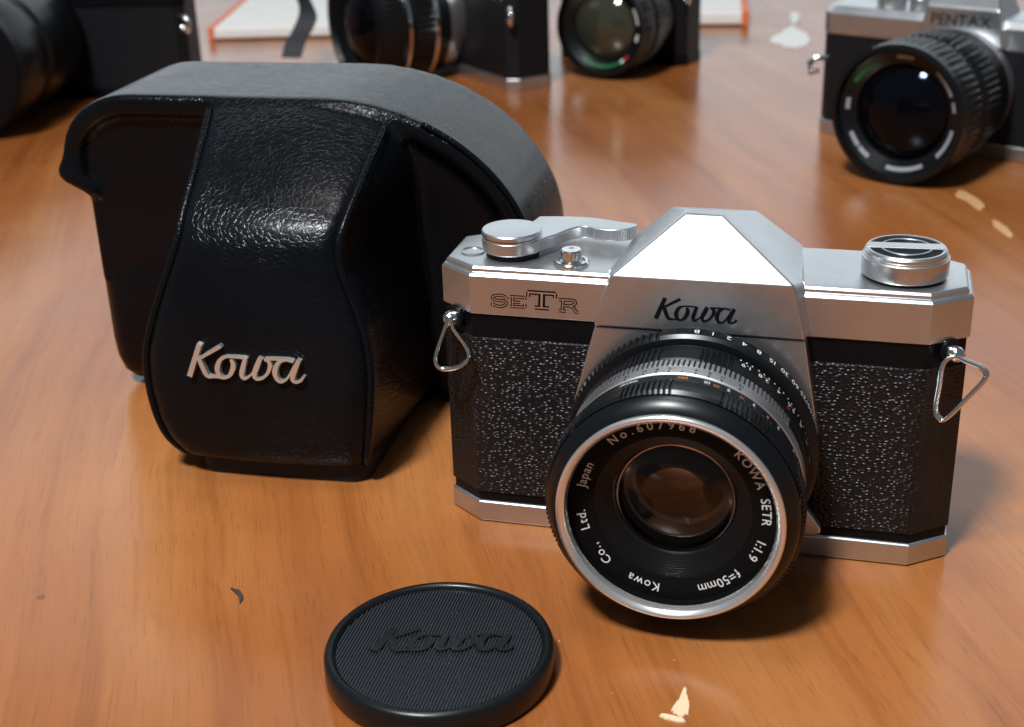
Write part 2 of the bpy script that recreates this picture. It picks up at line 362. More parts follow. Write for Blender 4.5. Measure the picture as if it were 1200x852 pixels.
# ------------------------------------------------------------------ the camera in front
W2, CX, CY, D = .071, .0102, .0075, .0341
def octa(inset=0., x=W2, d=D):
    i = inset; k = i*.42
    return [(-x+CX+k, i), (x-CX-k, i), (x-i, CY+k), (x-i, d-CY-k), (x-CX-k, d-i), (-x+CX+k, d-i), (-x+i, d-CY-k), (-x+i, CY+k)]
LX, LZ = .0022, .036
def build_kowa():
    T = thing('slr_camera', 'silver and black SLR camera with script lettering, standing before the leather case', 'camera')
    # base plate
    mb = MB(); mb.loft([[(x, y, z) for x, y in octa(i)] for i, z in ((.0006, 0), (0, .0006), (0, .0063), (.0005, .0069))]); mb.build('bottom_plate', 'satin_chrome', T, smooth=20, bevel=.0002)
    mb = MB(); mb.prism(octa(.0007), .0068, .0660); mb.build('body_shell', 'black_paint', T, smooth=20, bevel=.0004)
    # leatherette wraps: front panel and chamfers
    for sgn in (-1, 1):
        inner = .027 if sgn < 0 else .0315
        o = octa(.0007)
        path = [(sgn*inner, .0007), (sgn*(W2-CX-.0003), .0007), (sgn*(W2-.0007), CY+.0003), (sgn*(W2-.0007), D-CY-.001)]
        nrm = [(0, -1), (sgn*.33, -.944), (sgn*.93, -.37), (sgn, 0)]
        sub = []
        for (a, b), (c, d), na, nb in zip(path[:-1], path[1:], nrm[:-1], nrm[1:]):
            for k in range(6):
                t = k/6; sub.append((a+(c-a)*t, b+(d-b)*t, na[0]+(nb[0]-na[0])*t, na[1]+(nb[1]-na[1])*t))
        sub.append((*path[-1], *nrm[-1]))
        rings = []
        for x, y, nx, ny in sub:
            q = .00055
            rings.append([(x, y, .0098), (x+nx*q, y+ny*q, .0101), (x+nx*q, y+ny*q, .0585), (x, y, .0588)])
        mb = MB(); mb.loft(rings); mb.build('leatherette', 'leatherette', T, smooth=40)
    # top cover with its double ledge
    prof = [(.0004, .0657), (0, .0661), (0, .0768), (.0007, .0776), (.0013, .0778), (.0013, .0786), (.0020, .0793), (.0034, .0795)]
    mb = MB(); mb.loft([[(x, y, z) for x, y in octa(i)] for i, z in prof]); top = mb.build('top_cover', 'satin_chrome', T, smooth=18, bevel=.00018)
    # SETR engraved on the cover: black outlines round silver cores
    def zz(x, y): P = pix_y(565+x/9.6, 330+y/9.6, 0.); return P[0], P[2]
    S_ = [[(278, 172, 1), (272, 196, 1)], [(268, 185, 1), (235, 158, 1), (180, 153, 1), (125, 165, 1), (122, 195, 1), (160, 210, 1), (225, 215, 1), (268, 230, 1), (262, 262, 1), (215, 278, 1), (155, 270, 1), (118, 248, 1)], [(118, 235, 1), (116, 280, 1)]]
    E_ = [[(312, 168, 1), (480, 178, 1)], [(478, 172, 1), (478, 205, 1)], [(345, 172, 1), (340, 280, 1)], [(345, 228, 1), (430, 235, 1)], [(312, 278, 1), (480, 288, 1)], [(480, 250, 1), (480, 292, 1)]]
    T_ = [[(510, 118, 1.4), (828, 140, 1.4)], [(520, 115, 1.2), (518, 172, 1.2)], [(822, 135, 1.2), (818, 188, 1.2)], [(672, 128, 2.), (668, 296, 2.)], [(590, 290, 1.3), (752, 302, 1.3)]]
    R_ = [[(862, 202, 1), (960, 206, 1)], [(910, 206, 1), (902, 328, 1)], [(862, 326, 1), (940, 334, 1)], [(920, 206, 1), (1010, 210, 1), (1045, 225, 1), (1040, 258, 1), (990, 272, 1), (915, 268, 1)], [(985, 272, 1), (1030, 300, 1), (1052, 338, 1)], [(1040, 338, 1), (1082, 344, 1)]]
    for nm, mt, wd, h in (('engraving', 'ink', 42, .00004), ('engraving_fill', 'ring_silver', 13, .00009)):
        mb = MB(); k = 0
        for letter in (S_, E_, T_, R_):
            for s in letter:
                q = [(*zz(x, y), wd*1.0*ww/9.6/4550) for x, y, ww in s]
                stroke(mb, q, lambda a, b, hh: (a, -hh, b), 0, h+k*.000001, n=5); k += 1
        mb.build(nm, mt, top, smooth=0)
    # frame counter window
    mb = MB(); mb.lathe_z([(.0034, .0794), (.0034, .0799), (.0028, .08), (.0027, .0797)], -.0632, .0125, 24); mb.build('frame_counter', 'satin_chrome', top, smooth=30)
    # prism housing
    xc = .0026; yf = -.006
    v = [(xc-.0277, yf, .0672), (xc+.0275, yf, .0672), (xc-.0229, yf, .0818), (xc+.0240, yf, .0820),          # 0-3 front plate
         (xc-.0063, .0117, .0940), (xc+.0037, .0117, .0940), (xc-.0064, .0152, .0943), (xc+.0039, .0152, .0943),   # 4-7 ridge
         (xc-.0125, .0315, .0895), (xc+.0110, .0315, .0895), (xc-.0240, .0345, .0790), (xc+.0240, .0345, .0790),   # 8-11 rear
         (xc-.0277, .002, .0672), (xc+.0290, .002, .0672), (xc-.0249, .002, .0800), (xc+.0262, .002, .0800)]        # 12-15 returns
    f = [(0, 1, 3, 2), (2, 3, 5, 4), (4, 5, 7, 6), (6, 7, 9, 8), (8, 9, 11, 10), (0, 2, 14, 12), (1, 13, 15, 3), (2, 4, 6), (2, 6, 8), (2, 8, 14), (14, 8, 10),
         (3, 7, 5), (3, 9, 7), (3, 15, 9), (15, 11, 9), (0, 12, 13, 1), (12, 14, 10, 11, 15, 13)]
    pr = mk('prism_housing', v, f, 'satin_chrome', T, smooth=12, bevel=.0006, bseg=3)
    mb = MB(); wordmark(mb, lambda a, b, h: (a+.0019, yf-h, b+.0731), 0, .00012, 1., 1.25); mb.build('engraving', 'ink', pr, smooth=0)
    # apron under the prism, flaring round the lens
    yb = -.0053; poly = [(-.0249, .0668), (-.0309, .0440), (-.0325, .036), (-.029, .022), (-.020, .0115), (.024, .0115), (.0325, .022), (.0352, .036), (.0349, .0405), (.0301, .0668)]
    mb = MB(); mb.prism_y(poly[::-1], yb, .001); mb.build('front_apron', 'satin_chrome', T, smooth=15, bevel=.0004)

    # ---- lens
    lens = MB().lathe_y([(.031, -.004), (.0325, -.0065), (.0325, -.0075), (.030, -.0078), (.030, -.0135), (.029, -.014)], LX, LZ).build('lens_barrel', 'lens_black', T)
    def knurl(n, depth, ks, lo=-9, hi=9, duty=.5):
        def mod(k, a):
            if k not in ks: return 0
            aa = (a+PI) % (2*PI)-PI
            if not lo <= aa <= hi: return 0
            return depth if (a*n/(2*PI)) % 1 < duty else 0
        return mod
    # shutter speed ring with coarse grip teeth on its left flank
    def mod_sh(k, a):
        aa = (a+PI) % (2*PI)-PI
        if k in (1, 2) and (-1.9 < aa < -.25): return -.0006*((a*110/(2*PI)) % 1 < .5)
        return 0
    sh = MB().lathe_y([(.0326, -.0076), (.0335, -.0082), (.0335, -.0124), (.0326, -.0132), (.0308, -.0134), (.0302, -.0150)], LX, LZ, 880, mod=mod_sh).build('shutter_ring', 'lens_black', lens, smooth=35)
    def on_ring(r, y, p0): return lambda u, vv: (LX+r*math.sin(p0-u/r), y-vv, LZ+r*math.cos(p0-u/r))
    mb = MB()
    for i, s in enumerate('B 1 2 4 8 15 30 60 125 250 500'.split()):
        text(mb, s, .0029, on_ring(.03358, -.0104, math.radians(1+7.2*i)))
    mb.build('numerals', 'plain_white', sh, smooth=0)
    # aperture ring
    def mod_ap(k, a):
        aa = math.degrees((a+PI) % (2*PI)-PI)
        if k in (1, 2) and (-95 < aa < -12 or 6 < aa < 22 or 120 < aa < 170): return -.00045*((a*130/(2*PI)) % 1 < .5)
        return 0
    ap = MB().lathe_y([(.0303, -.0145), (.0313, -.0151), (.0313, -.0226), (.0309, -.0229), (.0309, -.0266), (.0300, -.0267)], LX, LZ, 1040, mod=mod_ap).build('aperture_ring', 'lens_black', lens, smooth=35)
    mb = MB()
    for i, s in enumerate(['1.9', '2.8', '4', '5.6', '8', '11', '16']):
        text(mb, s, .0025, on_ring(.03138, -.0176, math.radians(27+9.6*i)))
        for q in (-3, 0, 3):
            a = math.radians(27+9.6*i+q); h = math.radians(.35); r = .03136
            mb.add([(LX+r*math.sin(a+t), yy, LZ+r*math.cos(a+t)) for t, yy in ((-h, -.0157), (h, -.0157), (h, -.0152), (-h, -.0152))], [(0, 1, 2, 3)])
    mb.build('numerals', 'plain_white', ap, smooth=0)
    mb = MB(); r = .03137; a = math.radians(54)
    mb.add([(LX+r*math.sin(a+.02*math.cos(t)), -.0197+.0006*math.sin(t), LZ+r*math.cos(a+.02*math.cos(t))) for t in [2*PI*i/16 for i in range(16)]], [tuple(range(16))])
    mb.build('index_dot', 'red_paint', ap, smooth=0)
    # silver scale ring, toothed along the rear
    si = MB().lathe_y([(.0300, -.0268), (.0309, -.0271), (.0312, -.0274), (.0312, -.0317), (.0306, -.0322), (.0300, -.0323)], LX, LZ, 240).build('scale_ring', 'ring_silver', lens, smooth=35)
    mb = MB(); n = 150
    for i in range(-26, 24):
        a0, a1 = 2*PI*i/n, 2*PI*(i+.58)/n; ra, rb = .0306, .03125
        q = [(r, a, y) for a in (a0, a1) for r, y in ((ra, -.0232), (rb, -.0236), (rb, -.0272), (ra, -.0273))]
        mb.add([(LX+r*math.sin(a), y, LZ+r*math.cos(a)) for r, a, y in q], [(0, 1, 2, 3), (4, 7, 6, 5), (0, 4, 5, 1), (1, 5, 6, 2), (2, 6, 7, 3), (3, 7, 4, 0)])
    mb.build('scale_teeth', 'ring_silver', lens, smooth=0)
    mb = MB()
    for dg, s in ((-27, '16'), (-18, '11'), (-12, '8'), (-6, '4'), (6, '4'), (12, '8'), (18, '11'), (27, '16')): text(mb, s, .0019, on_ring(.03123, -.0293, math.radians(dg)))
    for dg in (-27, -18, -12, -6, 0, 6, 12, 18, 27):
        a = math.radians(dg); h = math.radians(.4); r = .03124
        mb.add([(LX+r*math.sin(a+t), yy, LZ+r*math.cos(a+t)) for t, yy in ((-h, -.0316), (h, -.0316), (h, -.0306), (-h, -.0306))], [(0, 1, 2, 3)])
    mb.build('numerals', 'ink', si, smooth=0)
    # focusing ring, groups of ribs
    def mod_fo(k, a):
        aa = math.degrees(a) % 45
        if k in (4, 5) and aa > 20: return -.0007*((a*150/(2*PI)) % 1 < .5)
        return 0
    fo = MB().lathe_y([(.0304, -.0324), (.0312, -.0329), (.0313, -.0366), (.0318, -.0372), (.0322, -.0382), (.0322, -.0438), (.0314, -.0446)], LX, LZ, 1200, mod=mod_fo).build('focus_ring', 'lens_black', lens, smooth=35)
    mb = MB(); mo = MB()
    for dg, s in ((-24, 'meter'), (12, '10'), (22, '5'), (35, '3'), (50, '2'), (64, '1.5'), (76, '1')): text(mb, s, .0019, on_ring(.03134, -.0349, math.radians(dg)))
    text(mo, '∞', .0030, on_ring(.03134, -.0349, math.radians(1)))
    for dg, s in ((16.5, '40'), (28.5, '15'), (43, '8')): text(mo, s, .0016, on_ring(.03134, -.0352, math.radians(dg)))
    mb.build('numerals', 'plain_white', fo, smooth=0); mo.build('numerals', 'orange_paint', fo, smooth=0)
    MB().lathe_y([(.0310, -.0445), (.0312, -.0452), (.0306, -.0466), (.0282, -.0484), (.0279, -.0485)], LX, LZ, 160).build('front_bezel', 'lens_black', lens)
    MB().lathe_y([(.0276, -.0478), (.0279, -.0486), (.0281, -.0494), (.0279, -.0500), (.0274, -.0503), (.0268, -.0501), (.0266, -.0498), (.0262, -.0496), (.0259, -.0490), (.0257, -.0482), (.0256, -.0474)], LX, LZ, 192).build('filter_ring', 'rim_silver', lens, smooth=60)
    # black name ring, baffle and glass
    nr = MB().lathe_y([(.0257, -.0475), (.02565, -.0446), (.0200, -.0438), (.0196, -.0436)], LX, LZ, 160).build('name_ring', 'black_matt', lens)
    def face_ring(r0, p0):
        def put(u, vv):
            a = p0+u/r0; r = r0+vv; y = -.0446+(.0256-r)*(.0008/.0056)-.00006
            return (LX+r*math.sin(a), y, LZ+r*math.cos(a))
        return put
    mb = MB()
    for dg, s, tr in ((-13, 'No.607968', 3.6), (56, 'KOWA', 1.3), (86, 'SETR', 1.3), (114, '1:1.9', 1.3), (148, 'f=50mm', 1.3), (198, 'Kowa', 1.2), (231, 'Co.,', 1.2), (257, 'Ltd.', 1.2), (289, 'Japan', 1.2)):
        text(mb, s, .0033, face_ring(.0231, math.radians(dg)), tr)
    mb.build('lettering', 'plain_white', nr, smooth=0)
    prof = [(.0197, -.0437)]; r = .0197; y = -.0436
    for k in range(9): prof += [(r-.0002, y+.0004), (r-.00045, y+.00045)]; r -= .00045; y += .0005
    prof += [(.0152, -.0388), (.0152, -.0376)]
    MB().lathe_y(prof, LX, LZ, 128).build('lens_baffle', 'lens_black', lens, smooth=20)
    def dome(R, r, y0, back=False, n=14):
        sag = R-math.sqrt(R*R-r*r); return [(max(r*i/n, 1e-5), y0+(R-math.sqrt(R*R-(r*i/n)**2)-sag)*(1 if not back else -1)) for i in range(n+1)]
    fr = dome(.030, .0151, -.0384); bk = dome(.027, .0150, -.0376, True)
    MB().lathe_y(fr+bk[::-1], LX, LZ, 96).build('front_element', 'glass', lens, smooth=60)
    MB().lathe_y([(.0152, -.0374), (.0138, -.034), (.0128, -.030), (.0122, -.026), (.0122, -.012)], LX, LZ, 96).build('inner_barrel', 'lens_black', lens)
    MB().lathe_y([(.0126, -.0292), (.0116, -.0290), (.0115, -.0282)], LX, LZ, 96).build('element_ring', 'grey_plastic', lens)
    MB().lathe_y(dome(.020, .0122, -.0240), LX, LZ, 96).build('rear_element', 'amber_glass', lens, smooth=60)

    # ---- wind lever on the top plate
    cx, cy, R0 = -.0517, .0126, .0084
    front = [(628, 283), (640, 278), (650, 275), (662, 270), (673, 266.5), (685, 265), (697, 267), (715, 269), (735, 268), (746, 265)]
    back = [(747, 262), (738, 260.5), (725, 259), (700, 255), (665, 253), (632, 253)]
    outl = []
    for i in range(25): a = math.radians(80)+math.radians(222)*i/24; outl.append((cx+R0*math.cos(a), cy+R0*math.sin(a)))
    outl += [tuple(q[:2]) for q in catmull([pix_z(a, b, .0848) for a, b in front], 3)]+[tuple(q[:2]) for q in catmull([pix_z(a, b, .0848) for a, b in back], 2)]
    mb = MB(); mb.prism(outl, .0812, .0848); lv = mb.build('wind_lever', 'satin_chrome', T, smooth=25, bevel=.0005)
    mb = MB(); gp = [pix_z(a, b, .0848) for a, b in ((697, 267), (706, 268.3), (715, 269), (725, 269), (735, 268), (742, 266.5), (746, 264.5))]; gp = catmull(gp, 4)
    for i in range(0, len(gp)-1):
        p = gp[i]; mb.box(p[0]-.00014, p[0]+.00014, p[1]-.00035, p[1]+.0006, .0814, .0845)
    mb.build('grip_ribs', 'satin_chrome', lv, smooth=0)
    mb = MB(); mb.lathe_z([(.0080, .0846), (.0080, .0852), (.0077, .0853), (.0077, .0856), (.0084, .0857), (.0084, .0866), (.0081, .0870), (.0072, .0871), (.0008, .0872)], cx, cy-.0002, 72); mb.build('lever_cap', 'satin_chrome', lv, smooth=35)
    mb = MB(); mb.lathe_z([(.0074, .0793), (.0074, .0814)], cx, cy, 48); mb.build('lever_post', 'black_paint', lv)
    # release button
    bx, by = -.0338, .0075
    mb = MB(); mb.lathe_z([(.0049, .0794), (.0049, .0802), (.0045, .0806), (.0038, .0806), (.0034, .0800), (.0030, .0800)], bx, by, 48); co = mb.build('release_collar', 'bright_chrome', T)
    mb = MB(); mb.lathe_z([(.0029, .0799), (.0029, .0832), (.0026, .0837), (.0016, .0838), (.0010, .0836), (.0006, .0835)], bx, by, 40); mb.build('shutter_button', 'bright_chrome', co)
    # rewind knob
    kx, ky, kr = .0535, .0140, .0109
    mb = MB(); mb.lathe_z([(.0104, .0793), (.0104, .0806)], kx, ky, 64); bs = mb.build('knob_base', 'black_paint', T)
    mb = MB(); mb.lathe_z([(kr, .0804), (kr+.0002, .0808), (kr+.0002, .0850), (kr-.0002, .0853), (kr-.0002, .0857), (kr-.0004, .0858), (kr-.0004, .0866), (kr-.0009, .0872), (kr-.0014, .0872), (kr-.0014, .0869), (.0004, .0869)], kx, ky, 96)
    kn = mb.build('rewind_knob', 'satin_chrome', T, smooth=30)
    mb = MB(); mb.lathe_z([(kr-.0018, .0868), (kr-.0018, .08705)], kx, ky, 64); mb.build('knob_inlay', 'black_matt', kn)
    mb = MB(); ring = [(kx+.0064*math.cos(2*PI*i/64), ky+  .0064*math.sin(2*PI*i/64), .0871) for i in range(64)]; mb.tube(ring, .00027, 6, True); mb.build('knob_circle', 'satin_chrome', kn)
    c, s = math.cos(.06), math.sin(.06); hw, hl = .0021, kr-.0008; dy = .0006
    mb = MB(); mb.prism([(kx+c*a-s*b, ky+dy+s*a+c*b) for a, b in ((-hl*.97, -hw), (hl*.97, -hw), (hl*.93, hw), (-hl*.93, hw))], .0866, .08745); mb.build('rewind_crank', 'satin_chrome', kn, smooth=20, bevel=.0003)
    # strap lugs with split rings
    for sg in (-1, 1):
        base = Vector((sg*.0664, .0035, .0632)); nn = Vector((sg*.60, -.80, 0))
        mb = MB(); pts = [base-nn*.001, base+nn*.0012, base+nn*.0030, base+nn*.0040]
        mb.tube([tuple(p) for p in pts], [.0024, .0023, .0020, .0011], 20); lug = mb.build('strap_lug', 'bright_chrome', T, smooth=50)
        mb = MB(); mb.tube([tuple(base-nn*.0002), tuple(base+nn*.0006)], [.0035, .0034], 24); mb.build('lug_washer', 'black_paint', lug)
        if sg < 0: px = [(526, 373), (519, 392), (511, 416), (512, 428), (521, 433), (538, 430), (549, 420), (547, 408), (538, 395), (531, 385), (528, 374)]; ya, yb_ = -.0005, -.0045
        else: px = [(1117, 418), (1104, 428), (1099, 455), (1095, 480), (1099, 490), (1108, 491), (1132, 468), (1152, 447), (1155, 438), (1147, 430), (1132, 424)]; ya, yb_ = -.0005, -.0050
        P = []
        for i, (a, b) in enumerate(px):
            t = (b-px[0][1])/(px[5][1]-px[0][1]); P.append(pix_y(a, b, ya+(yb_-ya)*max(0, min(1, t))))
        C = catmull(P, 6, True)
        for k in (0, 1):
            mb = MB(); mb.tube([(p[0]+.0010*k*sg*.4, p[1]+.0011*k, p[2]-.0002*k) for p in C], .00058, 10, True); mb.build('split_ring', 'bright_chrome', lug, smooth=80)
    # self timer lever tip beside the lens
    mb = MB()
    outl = [pix_y(x, y, -.008) for x, y in ((934, 585), (944, 594), (953, 606), (962, 619), (961, 625), (955, 627), (942, 627), (932, 622))]
    mb.prism_y([(p[0], p[2]) for p in outl][::-1], -.0085, -.0055); st = mb.build('timer_lever', 'satin_chrome', T, smooth=25, bevel=.0006)
    mb = MB(); mb.lathe_y([(1e-5, -.0058), (.003, -.0058), (.003, 0)], .0315, .0165, 24); mb.build('timer_pivot', 'black_paint', st)
    return T
build_kowa()

# ------------------------------------------------------------------ lens cap
def build_cap():
    cx, cy, r = -.0506, -.0715, .0283
    T = thing('lens_cap', 'round black plastic lens cap with a raised wordmark lying on the table', 'lens cap', (cx, cy, 0), .02)
    mb = MB(); mb.lathe_z([(r-.0012, 0), (r-.0004, .0005), (r, .0014), (r, .0062), (r-.0004, .0072), (r-.0011, .0077), (r-.0019, .0078), (r-.0026, .0074), (r-.0029, .0066), (r-.0030, .0062), (.0005, .0062)], 0, 0, 128)
    mb.build('rim', 'cap_plastic', T, smooth=45)
    mb = MB(); R = r-.0031; n = 64
    for i in range(n):
        x = -R+(i+.5)*2*R/n; h = math.sqrt(max(R*R-x*x, 0)); w_ = R/n*.62
        if h < .002: continue
        mb.add([(x-w_, -h, .0061), (x+w_, -h, .0061), (x+w_*.3, -h, .00668), (x-w_*.3, -h, .00668), (x-w_, h, .0061), (x+w_, h, .0061), (x+w_*.3, h, .00668), (x-w_*.3, h, .00668)],
               [(0, 1, 2, 3), (4, 7, 6, 5), (0, 3, 7, 4), (1, 5, 6, 2), (3, 2, 6, 7)])
    mb.build('ribbed_face', 'cap_face', T, smooth=0)
    mb = MB(); c, s = math.cos(.20), math.sin(.20)
    def put(a, b, h): a, b = a*1.62, b*1.62; return (c*a-s*b+.0005, s*a+c*b+.0020, .0062+h)
    for k, st in enumerate(KOWA):
        q = [(*kowa_local(x, y), wd*2.15e-5*1.45) for x, y, wd in st]; stroke(mb, q, put, 0, .00085+k*.000015)
    mb.build('wordmark', 'cap_plastic', T, smooth=25)
    return T
build_cap()

# ------------------------------------------------------------------ leather ever-ready case
def build_case():
    ang = .05; org = np.array([-.137, .070, 0.])          # origin: middle of the wing front, on the table
    T = thing('camera_case', 'black leather camera case with hooded lens bulge and silver Kowa emblem', 'camera case', tuple(org), ang)
    # --- lid: arched body and bulging nose, fused
    def arch(i, zb, xl=-.0855, xr=.0770, top=.1085, rl=.026, rr=.071):
        P = [(xr-i, min(zb, .046))]
        for k in range(13): a = PI/2*k/12; P.append((xr-rr+(rr-i)*math.cos(a)+0, top-rr*.80+(rr*.80-i)*math.sin(a)))
        for k in range(13): a = PI/2+PI/2*k/12; P.append((xl+rl+(rl-i)*math.cos(a), top-rl*.85+(rl*.85-i)*math.sin(a)))
        P.append((xl+i, zb)); return P
    mb = MB()
    mb.prism_y(arch(.0055, .040), -.0004, .0535)                   # wing core
    # rim that frames the wings
    def band(P0, P1, y0, y1):
        n = len(P0); rings = [[(a[0], y0, a[1]), (a[0], y1, a[1]), (b[0], y1, b[1]), (b[0], y0, b[1])] for a, b in zip(P0, P1)]; mb.loft(rings)
    a0 = arch(0, .079); a1 = arch(.0068, .079); band(a0, a1, -.0040, .0545)
    # the lid's left end flares outward into a lip
    x0 = -.0855
    mb.tube([tuple(p) for p in catmull([(x0+.0030, -.0010, .0900), (x0+.0014, -.0020, .0850), (x0-.0002, -.0028, .0815), (x0+.0025, -.0030, .0795), (x0+.0065, -.0020, .0770), (x0+.0092, -.0002, .0740), (x0+.0100, .0035, .0715)], 6)], .0029, 12)
    mb.tube([(x0-.0012, -.0035, .0808), (x0-.0012, .0250, .0800), (x0-.0004, .0530, .0800)], .0021, 10)
    # nose: horizontal slices
    sl = [(0.1076, 0.003, -0.031, 0.0285), (0.1066, -0.0045, -0.0300, 0.0295), (0.105, -0.0095, -0.0289, 0.0305), (0.1, -0.0205, -0.0266, 0.0305), (0.095, -0.03, -0.0251, 0.0302), (0.09, -0.0385, -0.0239, 0.0299), (0.0855, -0.0448, -0.0234, 0.0293), (0.081, -0.0495, -0.0235, 0.0287), (0.076, -0.0528, -0.0242, 0.0277), (0.069, -0.0552, -0.0266, 0.0285), (0.06, -0.057, -0.0305, 0.032), (0.05, -0.0588, -0.0343, 0.0356), (0.04, -0.06, -0.0372, 0.0371), (0.03, -0.0612, -0.0372, 0.0368), (0.02, -0.0618, -0.0357, 0.0358), (0.013, -0.0618, -0.0332, 0.0348), (0.0085, -0.061, -0.0298, 0.0339), (0.006, -0.059, -0.0284, 0.033)]
    cxn = 0.
    rings = []; edge_l = []; edge_r = []
    for z, yf, xl, xr in sl:
        xl += cxn; xr += cxn
        dep = .012-yf; rc = min(.005+.003*max(0., min(1., (.085-z)/.03)), dep*.45); R = []
        fl = .0035*min(1, dep/.06)
        R.append((xl-fl, .012, z)); R.append((xl-fl*.5, (.012+yf+rc)/2, z))
        for k in range(7): a = PI+PI/2*k/6; R.append((xl+rc+rc*math.cos(a), yf+rc+rc*math.sin(a), z))
        for k in range(1, 8): R.append((xl+rc+(xr-xl-2*rc)*k/8, yf-.0012*math.sin(PI*k/8), z))
        for k in range(7): a = 1.5*PI+PI/2*k/6; R.append((xr-rc+rc*math.cos(a), yf+rc+rc*math.sin(a), z))
        xe = max(xr+fl, .0395*min(1, dep/.04)+xr*(1-min(1, dep/.04))); R.append((xr+(xe-xr)*.55, (.012+yf+rc)/2, z)); R.append((xe, .012, z))
        k_ = max(0., (z-.080)/.027); R = [(x, y, zz_-.0046*k_*min(1.6, max(0., x/.029)**2)) for x, y, zz_ in R]
        rings.append(R); edge_l.append(R[4]); edge_r.append(R[-5])
    mb.loft(rings)
    lid = mb.build('lid', 'case_leather', T, smooth=0)
    rm = lid.modifiers.new('fuse', 'REMESH'); rm.mode = 'VOXEL'; rm.voxel_size = .0011; rm.use_smooth_shade = True
    sm = lid.modifiers.new('soften', 'SMOOTH'); sm.factor = .5; sm.iterations = 18
    # --- stitched piping along the nose ridges and round the wings
    def piping(pts, r, name='piping'):
        m2 = MB(); m2.tube([tuple(p) for p in catmull(pts, 4)], r, 10); return m2.build(name, 'case_leather', lid, smooth=80)
    piping([(x-.0003, y-.0002, z) for x, y, z in edge_l[2:]], .00125); piping([(x+.0003, y-.0002, z) for x, y, z in edge_r[2:]], .00125)
    mid = [(x, -.0032, z) for x, z in a0]
    right = [p for p in mid if p[0] > .034]; left = [p for p in mid if p[0] < -.030]
    piping(right, .0011)
    # --- lower half that the lid closes over
    m2 = MB(); xl, xr, y0, y1 = -.0825, .0745, -.0010, .0520; rc = .010
    def rr(x0, x1, ya, yb, r): 
        P = []
        for cx_, cy_, a0_ in ((x1-r, yb-r, 0), (x0+r, yb-r, PI/2), (x0+r, ya+r, PI), (x1-r, ya+r, 1.5*PI)):
            for k in range(7): a = a0_+PI/2*k/6; P.append((cx_+r*math.cos(a), cy_+r*math.sin(a)))
        return P
    rings = [[(x, y, z) for x, y in rr(xl+i, xr-i, y0+i, y1-i, max(rc-i, .002))] for z, i in ((.0022, .0075), (.003, .005), (.006, .0022), (.011, .0006), (.018, 0), (.044, 0), (.049, .0010), (.054, .0028), (.058, .0055))]
    m2.loft(rings); lo = m2.build('lower_half', 'case_leather', T, smooth=50)
    m2 = MB(); m2.prism(rr(-.0235, .0330, -.0572, .012, .006), 0, .0085); m2.build('base_block', 'rubber', T, smooth=40, bevel=.0008)
    m2 = MB(); m2.prism(rr(-.072, .071, .008, .046, .006), 0, .003); m2.build('foot', 'rubber', T, smooth=40)
    # --- metal emblem
    m2 = MB()
    def put(a, b, h): return (a-.0015, -.0612-h+b*.07, b+.0405)
    wordmark(m2, put, -.0012, .0014, 1.76, 1.0)
    m2.build('emblem', 'nickel', T, smooth=25)
    return T
build_case()

